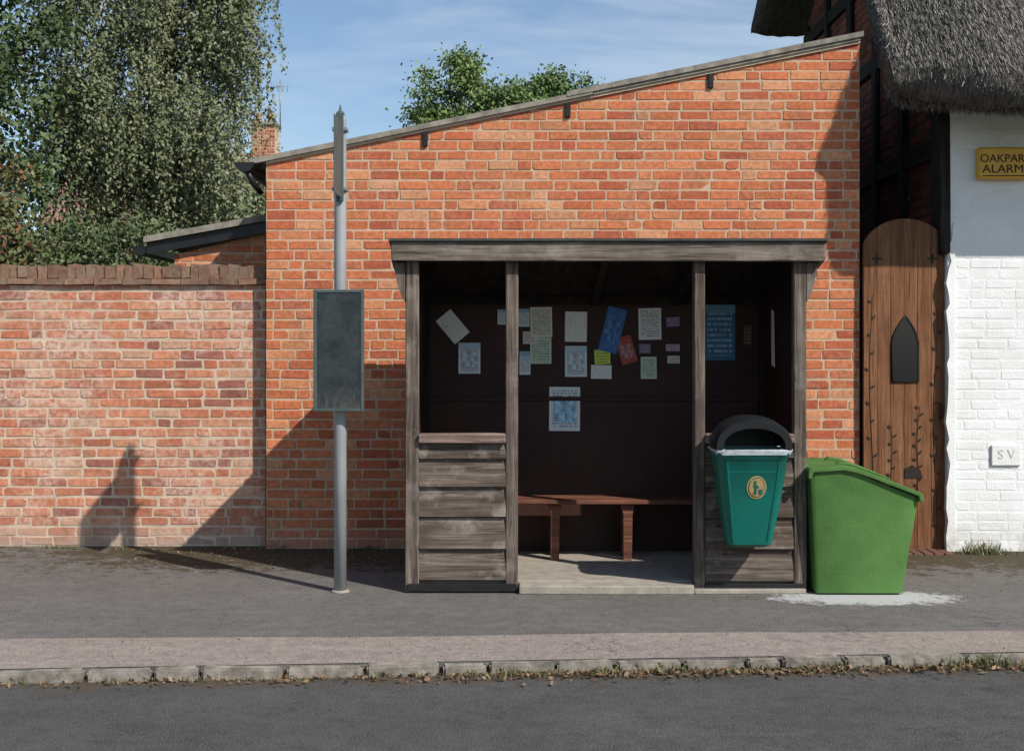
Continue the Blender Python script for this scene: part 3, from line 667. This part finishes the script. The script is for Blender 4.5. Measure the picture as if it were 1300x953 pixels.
# ------------------------------------------------------------------ bus stop pole
BS=root("bus_stop_sign_post",(-1.095,-1.65,0))
POLE=m_simple("painted_grey_pole",(0.33,0.34,0.34),(0.25,0.26,0.26),4,0.5,0.4,bmp=0.05)
GF=m_simple("grey_green_frame",(0.085,0.11,0.105),(0.055,0.075,0.07),6,0.5,0.4,bmp=0.05)
tube("pole",[(-1.095,-1.65,-0.01),(-1.095,-1.65,1.1),(-1.095,-1.65,2.99),(-1.095,-1.65,3.03)],[0.04,0.04,0.038,0.036],POLE,BS,n=24)
tube("pole_cap",[(-1.095,-1.65,3.03),(-1.095,-1.65,3.05),(-1.095,-1.65,3.065),(-1.095,-1.65,3.10)],[0.03,0.026,0.010,0.003],GF,BS,n=12)
tube("pole_collar",[(-1.095,-1.65,0.0),(-1.095,-1.65,0.012)],[0.065,0.05],CON,BS,n=16)
box("flag_plate",-1.085,-1.079,-2.02,-1.695,2.50,2.98,GF,BS,0.002)
box("flag_channel",-1.112,-1.068,-1.712,-1.69,2.48,3.04,GF,BS,0.003)
for i,z in enumerate((2.56,2.94)): box(f"flag_clamp_{i}",-1.142,-1.048,-1.70,-1.60,z-0.012,z+0.012,GREYM,BS,0.003)
for i,z in enumerate((1.3,1.78)): box(f"case_clamp_{i}",-1.142,-1.048,-1.715,-1.60,z-0.014,z+0.014,GREYM,BS,0.003)
ty0,ty1=-1.76,-1.716
cx0,cx1,cz0,cz1=-1.250,-0.934,1.153,1.920
box("case_back",cx0+.004,cx1-.004,ty0+0.012,ty1,cz0+.004,cz1-.004,GF,BS,0.002)
fw=0.02
box("case_frame_left",cx0,cx0+fw,ty0,ty1-.004,cz0,cz1,GF,BS,0.003); box("case_frame_right",cx1-fw,cx1,ty0,ty1-.004,cz0,cz1,GF,BS,0.003)
box("case_frame_top",cx0+fw,cx1-fw,ty0+.001,ty1-.004,cz1-fw,cz1-.001,GF,BS,0.002); box("case_frame_bottom",cx0+fw,cx1-fw,ty0+.001,ty1-.004,cz0+.001,cz0+fw,GF,BS,0.002)
PG,nt,b=newmat("scratched_panel",0.3,0.4); v=objco(nt); n1=noise(nt,v,5,8,0.85); n2=noise(nt,objco(nt,(30,1,6)),2,4)
s=nd(nt,'ShaderNodeSeparateXYZ',None,Vector=v)
c=mixc(nt,ramp(nt,n1,[(0.38,0.0),(0.66,1.0)]),(0.017,0.022,0.024),(0.040,0.048,0.050)) 
low=math_(nt,'MULTIPLY',math_(nt,'LESS_THAN',math_(nt,'ADD',s.outputs['Z'],math_(nt,'MULTIPLY',n1,0.5)),1.52),ramp(nt,n2,[(0.45,0.0),(0.62,0.45)]))
c=mixc(nt,low,c,(0.11,0.10,0.08))
nt.links.new(c,b.inputs['Base Color']); nt.links.new(ramp(nt,n1,[(0.3,0.35),(0.7,0.6)]),b.inputs['Roughness'])
box("case_panel",cx0+fw,cx1-fw,ty0+0.006,ty0+0.011,cz0+fw,cz1-fw,PG,BS,0)

# ------------------------------------------------------------------ litter bin
LB=root("litter_bin",(1.46,-1.88,0.33))
TEAL=m_simple("teal_plastic",(0.0,0.15,0.115),(0.004,0.115,0.09),7,0.42,0.4,bmp=0.06)
BPL=m_simple("black_plastic",(0.012,0.013,0.014),(0.008,0.009,0.010),6,0.5,0.3,bmp=0.08)
def rsec(cx,y0,y1,w,z,r=0.06,n=6):
    pts=[]; x0,x1=cx-w/2,cx+w/2
    for (cx2,cy2,a0) in ((x1-r,y1-r,0),(x0+r,y1-r,90),(x0+r,y0+r,180),(x1-r,y0+r,270)):
        for k in range(n+1):
            a=math.radians(a0+90*k/n); pts.append((cx2+r*math.cos(a),cy2+r*math.sin(a),z))
    return pts
def loft(name,secs,mat,parent,cap0=True,cap1=True,smooth=True):
    n=len(secs[0]); vs=[p for s_ in secs for p in s_]; fs=[]
    for i in range(len(secs)-1):
        for k in range(n): fs.append((i*n+k,i*n+(k+1)%n,(i+1)*n+(k+1)%n,(i+1)*n+k))
    if cap0: fs.append(tuple(range(n-1,-1,-1)))
    if cap1: fs.append(tuple((len(secs)-1)*n+k for k in range(n)))
    o=mesh_obj(name,vs,fs,mat,parent,smooth)
    md=o.modifiers.new("es",'EDGE_SPLIT'); md.split_angle=math.radians(40)
    return o
bcx=1.468
def bf(z): t=(z-0.34)/(0.93-0.34); return -1.93-0.12*t
loft("body",[rsec(bcx,-1.90,-1.76,0.22,0.325,0.04),rsec(bcx,bf(.345),-1.735,0.275,0.345,0.045),rsec(bcx,bf(.6),-1.725,0.36,0.6,0.05),rsec(bcx,bf(.88),-1.72,0.43,0.88,0.055),
 rsec(bcx,bf(.90)-.012,-1.712,0.455,0.895,0.06),rsec(bcx,bf(.93)-.012,-1.712,0.458,0.93,0.06),rsec(bcx,bf(.93)+.006,-1.725,0.42,0.932,0.05),rsec(bcx,bf(.9)+.02,-1.74,0.39,0.80,0.05)],TEAL,LB)
for i,s in enumerate((-1,1)):
    xa=bcx+s*0.16; xb=bcx+s*0.105
    mesh=[(xa-.006,bf(.86)-.004,.86),(xa+.006,bf(.86)-.004,.86),(xb+.006,bf(.37)-.004,.37),(xb-.006,bf(.37)-.004,.37)]
    back=[(p[0],p[1]+.012,p[2]) for p in mesh]
    mesh_obj(f"body_rib_{i}",mesh+back,[(0,3,2,1),(4,5,6,7),(0,1,5,4),(1,2,6,5),(2,3,7,6),(3,0,4,7)],TEAL,LB)
WB=m_simple("bin_liner",(0.55,0.58,0.62),(0.36,0.39,0.42),30,0.4,0.4,bmp=0.5,fine=60)
secs=[]
for dz,off in ((-0.016,0.006),(0.004,0.010),(0.012,0.0),(-0.02,-0.03)):
    s_=rsec(bcx,bf(.93)-.012-off,-1.712+0.0,0.458+2*off,0.93,0.06)
    secs.append([(p[0]+random.uniform(-.003,.003),p[1]+random.uniform(-.006,.003),p[2]+dz*(1 if p[1]<-1.8 else .3)+random.uniform(-.009,.007)) for p in s_])
loft("bin_liner",secs,WB,LB,False,False,True)
def arc(w,h,y,z0,n=20): return [(bcx+w*math.cos(math.pi*k/n),y,z0+h*math.sin(math.pi*k/n)**0.8) for k in range(n+1)]
def hood(name,stn,mat):
    vs=[];fs=[]; n=21
    for (w,h,y,z0,th) in stn:
        vs+=arc(w,h,y,z0); vs+=arc(w-th,h-th,y,z0)
    for i in range(len(stn)-1):
        a=i*2*n;b2=(i+1)*2*n
        for k in range(20):
            fs.append((a+k,a+k+1,b2+k+1,b2+k)); fs.append((a+n+k,b2+n+k,b2+n+k+1,a+n+k+1))
        fs.append((a,b2,b2+n,a+n)); fs.append((a+20,a+n+20,b2+n+20,b2+20))
    for k in range(20): fs.append((k,n+k,n+k+1,k+1))
    e=(len(stn)-1)*2*n
    for k in range(20): fs.append((e+k,e+k+1,e+n+k+1,e+n+k))
    return mesh_obj(name,vs,fs,mat,LB,True)
o=hood("hood",[(0.230,0.165,-2.065,0.945,0.042),(0.236,0.188,-2.04,0.94,0.03),(0.237,0.202,-1.92,0.94,0.02),(0.232,0.197,-1.80,0.94,0.02),(0.21,0.165,-1.725,0.94,0.02)],BPL)
md=o.modifiers.new("es",'EDGE_SPLIT'); md.split_angle=math.radians(35)
bk=arc(0.205,0.155,-1.735,0.935); mesh_obj("hood_back",bk+[(bcx,-1.735,0.93)],[list(range(21))],BPL,LB)
GOLD=m_simple("gold_emblem",(0.45,0.31,0.12),(0.36,0.25,0.1),10,0.5,0.4)
ez=0.705
def emb(name,rx,rz_,off,mat,x=bcx+0.022,z=ez,n=28):
    vs=[(x+rx*math.cos(2*math.pi*k/n),bf(z+rz_*math.sin(2*math.pi*k/n))-off,z+rz_*math.sin(2*math.pi*k/n)) for k in range(n)]
    return mesh_obj(name,vs,[list(range(n))],mat,LB)
emb("emblem_disc",0.06,0.072,0.004,GOLD); emb("emblem_ring_in",0.051,0.062,0.006,TEAL); emb("emblem_inner",0.046,0.057,0.008,GOLD)
emb("figure_head",0.009,0.010,0.011,TEAL,bcx+0.012,ez+0.033,12)
def q(name,pts): return mesh_obj(name,[(bcx-0.008+x,bf(ez+z)-0.011,ez+z) for x,z in pts],[list(range(len(pts)))],TEAL,LB)
q("figure_body",[(0.010,-0.045),(0.018,-0.01),(0.008,0.018),(0.028,0.02),(0.046,0.0),(0.04,-0.006),(0.03,0.004),(0.03,-0.045),(0.022,-0.045),(0.02,-0.02),(0.017,-0.045)])
q("figure_bin",[(0.045,-0.042),(0.063,-0.042),(0.066,-0.012),(0.042,-0.012)])
box("mounting_bracket",bcx-0.06,bcx+0.06,-1.74,-1.693,0.42,0.86,BPL,LB,0.004)

# ------------------------------------------------------------------ grit bin
GB=root("grit_bin",(2.2,-1.5,0))
GRN=m_simple("green_plastic",(0.092,0.195,0.052),(0.066,0.150,0.038),6,0.75,0.18,bmp=0.8,fine=110)
top=[(2.550,0.59),(2.542,0.625),(2.42,0.672),(2.28,0.727),(2.16,0.768),(2.08,0.785),(1.885,0.772),(1.872,0.73)]
def gsec(y,inset,ztop=0):
    b_=[(1.915+inset,0.012),(2.46-inset,0.012)]
    return [(p[0],y,p[1]) for p in b_+[(p[0]+(-inset if p[0]>2.2 else inset),p[1]) for p in top]]
def tap(sec,dy): return [(p[0],p[1]+dy*(1-p[2]/0.75),p[2]) for p in sec]
secs=[tap(gsec(-1.790,0.022),0.03),tap(gsec(-1.775,0.003),0.03),tap(gsec(-1.76,0.0),0.03),tap(gsec(-1.27,0.0),-0.03),tap(gsec(-1.25,0.02),-0.03)]
loft("bin_body",secs,GRN,GB)
lid=[(2.572,0.590),(2.574,0.632),(2.558,0.648),(2.42,0.703),(2.28,0.758),(2.16,0.80),(2.08,0.815),(1.87,0.800),(1.853,0.785),(1.853,0.735)]
lidin=[(1.875,0.735),(1.885,0.774),(2.08,0.787),(2.16,0.770),(2.28,0.729),(2.42,0.674),(2.544,0.627),(2.552,0.59)]
prism("lid",lid+lidin,'Y',-1.812,-1.225,GRN,GB,0.005)
prism("lid_ridge",[(2.06,0.815),(2.16,0.802),(2.28,0.760),(2.42,0.705),(2.40,0.731),(2.28,0.780),(2.16,0.824),(2.08,0.836)],'Y',-1.40,-1.36,GRN,GB,0.005)
prism("lid_ridge_front",[(2.06,0.815),(2.16,0.802),(2.28,0.760),(2.42,0.705),(2.40,0.725),(2.28,0.774),(2.16,0.817),(2.08,0.828)],'Y',-1.66,-1.63,GRN,GB,0.005)
box("lid_hasp",2.564,2.582,-1.56,-1.48,0.52,0.61,GRN,GB,0.005)

# ------------------------------------------------------------------ foliage
def leafmat(name):
    m,nt,b=newmat(name,0.55,0.3)
    at=nt.nodes.new('ShaderNodeAttribute'); at.attribute_name="Col"
    nt.links.new(at.outputs['Color'],b.inputs['Base Color'])
    return m
LEAF=leafmat("leaves")
BARK=m_simple("bark",(0.16,0.13,0.10),(0.07,0.055,0.045),9,0.95,0.1,bmp=0.9,fine=40)
def leaves(name,P,size,cols,parent,droop=0.0,flat=0.0,mat=None,face=0.0):
    N=len(P); A=np.random.normal(size=(N,3)); A[:,2]-=droop; 
    if flat: A[:,2]*=flat
    A/=np.linalg.norm(A,axis=1)[:,None]
    R=np.random.normal(size=(N,3)); 
    if flat: R[:,2]*=flat
    Bv=np.cross(A,R) if not flat else R-A*np.sum(R*A,axis=1)[:,None]
    if face:
        Nn=np.random.normal(size=(N,3))+np.array([0.5,-0.5,0.9])*face; Bv=np.cross(A,Nn)
    Bv/=np.linalg.norm(Bv,axis=1)[:,None]+1e-9
    s=size[:,None]
    V=np.stack([P-A*s,P+Bv*s*0.6-A*s*0.1,P+A*s,P-Bv*s*0.6-A*s*0.1],1).reshape(-1,3)
    F=np.arange(N*4).reshape(-1,4); C=np.repeat(np.c_[cols,np.ones(N)],4,axis=0)
    return mesh_obj(name,V.tolist(),F.tolist(),mat or LEAF,parent,False,C)
def limbs(name,base,top,r,targets,mat,parent,rng):
    vs=[];fs=[]
    def add(path,rad,n=7):
        v_,f_=tube_geo(path,rad,n); o=len(vs); vs.extend(v_); fs.extend([[q_+o for q_ in f] for f in f_])
    b0=Vector(base);t0=Vector(top)
    trunk=[b0.lerp(t0,k/8)+Vector((rng.gauss(0,.05),rng.gauss(0,.05),0))*(k>0) for k in range(9)]
    add(trunk,[r*(1-0.85*k/8) for k in range(9)],10)
    for tg in targets:
        tg=Vector(tg); h=max(0.12,min(0.92,((tg.z-b0.z)/(t0.z-b0.z))*0.75)); k=h*8; i=int(k); p=trunk[i].lerp(trunk[min(8,i+1)],k-i)
        mid=p.lerp(tg,0.5)+Vector((rng.gauss(0,.1),rng.gauss(0,.1),0.15*(tg-p).length*0.6))
        rr=r*(1-0.85*h)*0.45
        add([p,p.lerp(mid,.5)+Vector((0,0,.04)),mid,mid.lerp(tg,.5),tg],[rr,rr*.8,rr*.6,rr*.4,rr*.15],5)
    return mesh_obj(name,vs,fs,mat,parent,True)
def crown_tree(name,base,lobes,nleaf,size,c0,c1,r,mat=BARK,clumpr=0.32,nclump=90,droop=0.3,seed=1,alt=None,altp=0.0):
    rng=random.Random(seed); nr=np.random.RandomState(seed)
    T=root(name,base); cl=[]
    tot=sum(l[3]*l[4]*l[5] for l in lobes)
    for l in lobes:
        for _ in range(max(4,int(nclump*l[3]*l[4]*l[5]/tot))):
            d=nr.normal(size=3); d/=np.linalg.norm(d); rad=nr.uniform(0.25,1)**0.45
            cl.append(np.array(l[:3])+d*rad*np.array(l[3:6])*nr.uniform(0.85,1.1))
    cl=np.array(cl); tone=nr.uniform(0.0,1.0,len(cl))
    idx=nr.randint(0,len(cl),nleaf)
    off=nr.normal(size=(nleaf,3))*clumpr*np.array([1,1,0.75])*nr.uniform(0.4,1.0,(nleaf,1))
    P=cl[idx]+off
    t=(tone[idx]*0.7+nr.uniform(0,0.5,nleaf))[:,None]; t=np.clip(t,0,1)
    C=np.array(c0)*(1-t)+np.array(c1)*t
    if alt is not None:
        mk=nr.uniform(0,1,nleaf)<altp; C[mk]=np.array(alt)*nr.uniform(.6,1.3,(mk.sum(),1))
    leaves("foliage",P,nr.uniform(0.6,1.2,nleaf)*size,C,T,droop,face=1.0)
    zt=max(l[2]+l[5]*0.8 for l in lobes); cx=lobes[0][0]; cy=lobes[0][1]
    limbs("trunk_and_limbs",base,(cx,cy,zt),r,[tuple(c) for c in cl[::3]],mat,T,rng)
    return T
def birch(name,base,center,radii,nstr,per,seed):
    nr=np.random.RandomState(seed); rng=random.Random(seed); T=root(name,base)
    ncl=170; cl=[];
    for _ in range(ncl):
        d=nr.normal(size=3); d/=np.linalg.norm(d); rad=nr.uniform(0.15,1)**0.5
        cl.append(np.array(center)+d*rad*np.array(radii))
    cl=np.array(cl); tone=nr.uniform(0,1,ncl); P=[];C=[]
    c0=np.array((0.095,0.115,0.052)); c1=np.array((0.24,0.26,0.145))
    for s_ in range(nstr):
        k=nr.randint(ncl); p=cl[k]+nr.normal(size=3)*np.array([.22,.22,.2]); L=nr.uniform(0.35,1.15)
        out=(p-np.array(center)); out[2]=0; out/=np.linalg.norm(out)+1e-6
        tt=nr.uniform(0,1,per)
        pts=p+np.outer(tt**1.0,np.array([0,0,-L]))+np.outer(np.sqrt(tt)*0.22,out)+nr.normal(size=(per,3))*0.035
        P.append(pts); t=np.clip(tone[k]*0.6+nr.uniform(0,0.5,per),0,1)[:,None]; C.append(c0*(1-t)+c1*t)
    P=np.vstack(P);C=np.vstack(C); keep=(P[:,2]>1.6)&(P[:,2]<9.3); P=P[keep];C=C[keep]
    leaves("foliage",P,nr.uniform(.024,.042,len(P)),C,T,0.9,face=0.9)
    limbs("trunk_and_limbs",base,(center[0],center[1],center[2]+radii[2]*0.9),0.16,[tuple(c) for c in cl[::2]],BARK,T,rng)
birch("silver_birch_tree",(-5.6,10,-0.16),(-5.55,10,5.75),(1.70,1.5,3.5),3200,34,11)
crown_tree("broadleaf_tree",(-0.6,18,-0.16),[(-1.15,18,6.70,1.05,1.0,1.05),(-0.2,18,6.5,0.95,1.0,0.8)],22000,0.05,(0.065,0.11,0.03),(0.18,0.25,0.08),0.18,seed=5,nclump=80,clumpr=0.24)
crown_tree("broadleaf_tree.001",(1.0,19,-0.16),[(0.75,19,6.95,0.7,0.8,0.85),(1.45,19,7.2,0.5,0.5,0.5)],12500,0.05,(0.055,0.095,0.03),(0.15,0.22,0.07),0.14,seed=9,nclump=60,clumpr=0.2)
crown_tree("broadleaf_tree.002",(-7.4,8,-0.16),[(-7.55,8,4.8,1.2,1.3,3.3)],18000,0.055,(0.03,0.05,0.02),(0.09,0.13,0.045),0.2,seed=13,nclump=100)
crown_tree("copper_shrub",(-5.7,3.6,-0.16),[(-5.75,3.6,2.7,0.7,0.6,1.2)],10000,0.037,(0.06,0.07,0.03),(0.15,0.16,0.06),0.06,seed=17,nclump=60,clumpr=0.18,alt=(0.18,0.08,0.04),altp=0.15)
crown_tree("garden_shrub",(-4.5,5.2,-0.16),[(-4.7,5.2,2.3,1.0,0.7,0.75),(-3.6,5.4,2.2,0.9,0.6,0.7)],15000,0.034,(0.045,0.065,0.025),(0.12,0.155,0.06),0.06,seed=21,nclump=90,clumpr=0.2)
crown_tree("garden_shrub.001",(-4.6,12.5,-0.16),[(-4.6,12.5,3.6,0.95,0.6,1.25)],12000,0.042,(0.065,0.09,0.04),(0.17,0.20,0.10),0.06,seed=25,nclump=60,clumpr=0.22)

# ------------------------------------------------------------------ litter, weeds
nr=np.random.RandomState(4)
N=1900; X=nr.uniform(-5,5,N); 
X[:1100]=nr.normal(1.3,1.2,1100)
Y=kerbY(X)-np.abs(nr.normal(0,0.07,N))-0.01; Z=-0.042+nr.uniform(0,0.012,N)
N2=850; X2=nr.uniform(-2.9,-0.75,N2); Y2=-np.abs(nr.normal(0,0.4,N2))-0.03; Z2=np.full(N2,0.006)
N3=200; X3=nr.uniform(-4,4,N3); Y3=nr.uniform(-3.2,-0.1,N3); Z3=np.full(N3,0.008)
P=np.c_[np.r_[X,X2,X3],np.r_[Y,Y2,Y3],np.r_[Z,Z2,Z3]]
pal=np.array([(0.18,0.10,0.05),(0.12,0.07,0.035),(0.26,0.17,0.09),(0.08,0.058,0.037),(0.19,0.14,0.09)])
C=pal[nr.randint(0,5,len(P))]
siz=nr.uniform(.005,.02,len(P)); siz[N+N2:]*=0.5; siz[N:N+N2]*=0.6
leaves("fallen_leaves",P,siz,C,None,0,0.35)
def tufts(name,centres,cols):
    P=[];D=[];L=[];C=[]
    for (x,y,z,n,h,sp) in centres:
        for _ in range(n):
            a=nr.uniform(0,2*math.pi); t=nr.uniform(.1,.9); d=np.array([math.cos(a)*t,math.sin(a)*t,1.0]); d/=np.linalg.norm(d)
            P.append((x+nr.normal()*sp,y+nr.normal()*sp*.35,z)); D.append(d); L.append(h*nr.uniform(.4,1.2)); c=cols[nr.randint(len(cols))]; C.append(np.array(c)*nr.uniform(.7,1.3))
    P=np.array(P);D=np.array(D); return blades(name,P,D,nr.uniform(.004,.010,len(P)),np.array(L),np.array(C),LEAF,None)
gc_=[(0.09,0.13,0.04),(0.14,0.17,0.06),(0.22,0.18,0.09),(0.2,0.15,0.08)]
cs_=[]
for _ in range(80):
    x=nr.uniform(-3.2,3.2) if nr.rand()<0.45 else nr.uniform(0.0,2.8); cs_.append((x,kerbY(x)-nr.uniform(0.0,0.05),-0.048,int(nr.uniform(8,36)),nr.uniform(.012,.04),0.04))
cs_+=[(2.45,kerbY(2.45)-0.01,-0.045,80,.065,.06),(2.3,kerbY(2.3)-0.02,-0.045,80,.06,.07),(0.75,kerbY(.75)-.02,-0.045,60,.05,.06),(-0.7,kerbY(-.7)-.01,-.045,30,.03,.08),(1.6,kerbY(1.6)-.01,-.045,50,.045,.08)]
tufts("kerb_weeds",cs_,gc_)
w2=[(3.52,-0.24,0,110,.10,.06),(3.62,-0.26,0,60,.07,.07),(3.44,-0.24,0,40,.05,.04)]+[(nr.uniform(-4,-1.0),-0.02,0,14,.035,.04) for _ in range(16)]
tufts("wall_weeds",w2,gc_+[(0.22,0.2,0.12)])

# ------------------------------------------------------------------ light, sky, camera
sd=Vector((1.765,-1.65,2.15)).normalized()
el=math.asin(sd.z); az=math.atan2(sd.x,sd.y)
L=bpy.data.lights.new("sun",'SUN'); L.energy=5.0; L.angle=math.radians(0.5); L.color=(1.0,0.96,0.89)
lo=bpy.data.objects.new("sun",L); COL.objects.link(lo); lo.rotation_euler=(-sd).to_track_quat('-Z','Y').to_euler()
lo.location=(8,-8,12)
w=bpy.data.worlds.new("World"); SC.world=w; w.use_nodes=True; nt=w.node_tree
bg=nt.nodes['Background']
sky=nt.nodes.new('ShaderNodeTexSky'); sky.sky_type='NISHITA'; sky.sun_disc=False; sky.sun_elevation=el; sky.sun_rotation=az; sky.air_density=1.0; sky.dust_density=0.4; sky.ozone_density=2.6
tc=nt.nodes.new('ShaderNodeTexCoord'); mp=nd(nt,'ShaderNodeMapping',None,Vector=tc.outputs['Generated']); mp.inputs['Scale'].default_value=(1.6,1.6,7.0); mp.inputs['Rotation'].default_value=(0.25,0.35,0.2)
cn=noise(nt,mp.outputs[0],1.7,8,0.62,dist=0.5)
cf=ramp(nt,cn,[(0.46,0.0),(0.74,0.5)])
col=mixc(nt,cf,sky.outputs[0],(6.4,7.0,7.6))
nt.links.new(col,bg.inputs['Color']); bg.inputs['Strength'].default_value=0.125
cam=bpy.data.cameras.new("camera"); co=bpy.data.objects.new("camera",cam); COL.objects.link(co)
co.location=(0,-9.65,1.6); co.rotation_euler=(math.pi/2,0,0)
cam.sensor_width=36; cam.lens=44.1; cam.shift_y=-0.0342; cam.clip_end=2000; cam.clip_start=0.05
SC.camera=co
SC.view_settings.view_transform='Standard'; SC.view_settings.look='None'; SC.view_settings.exposure=0
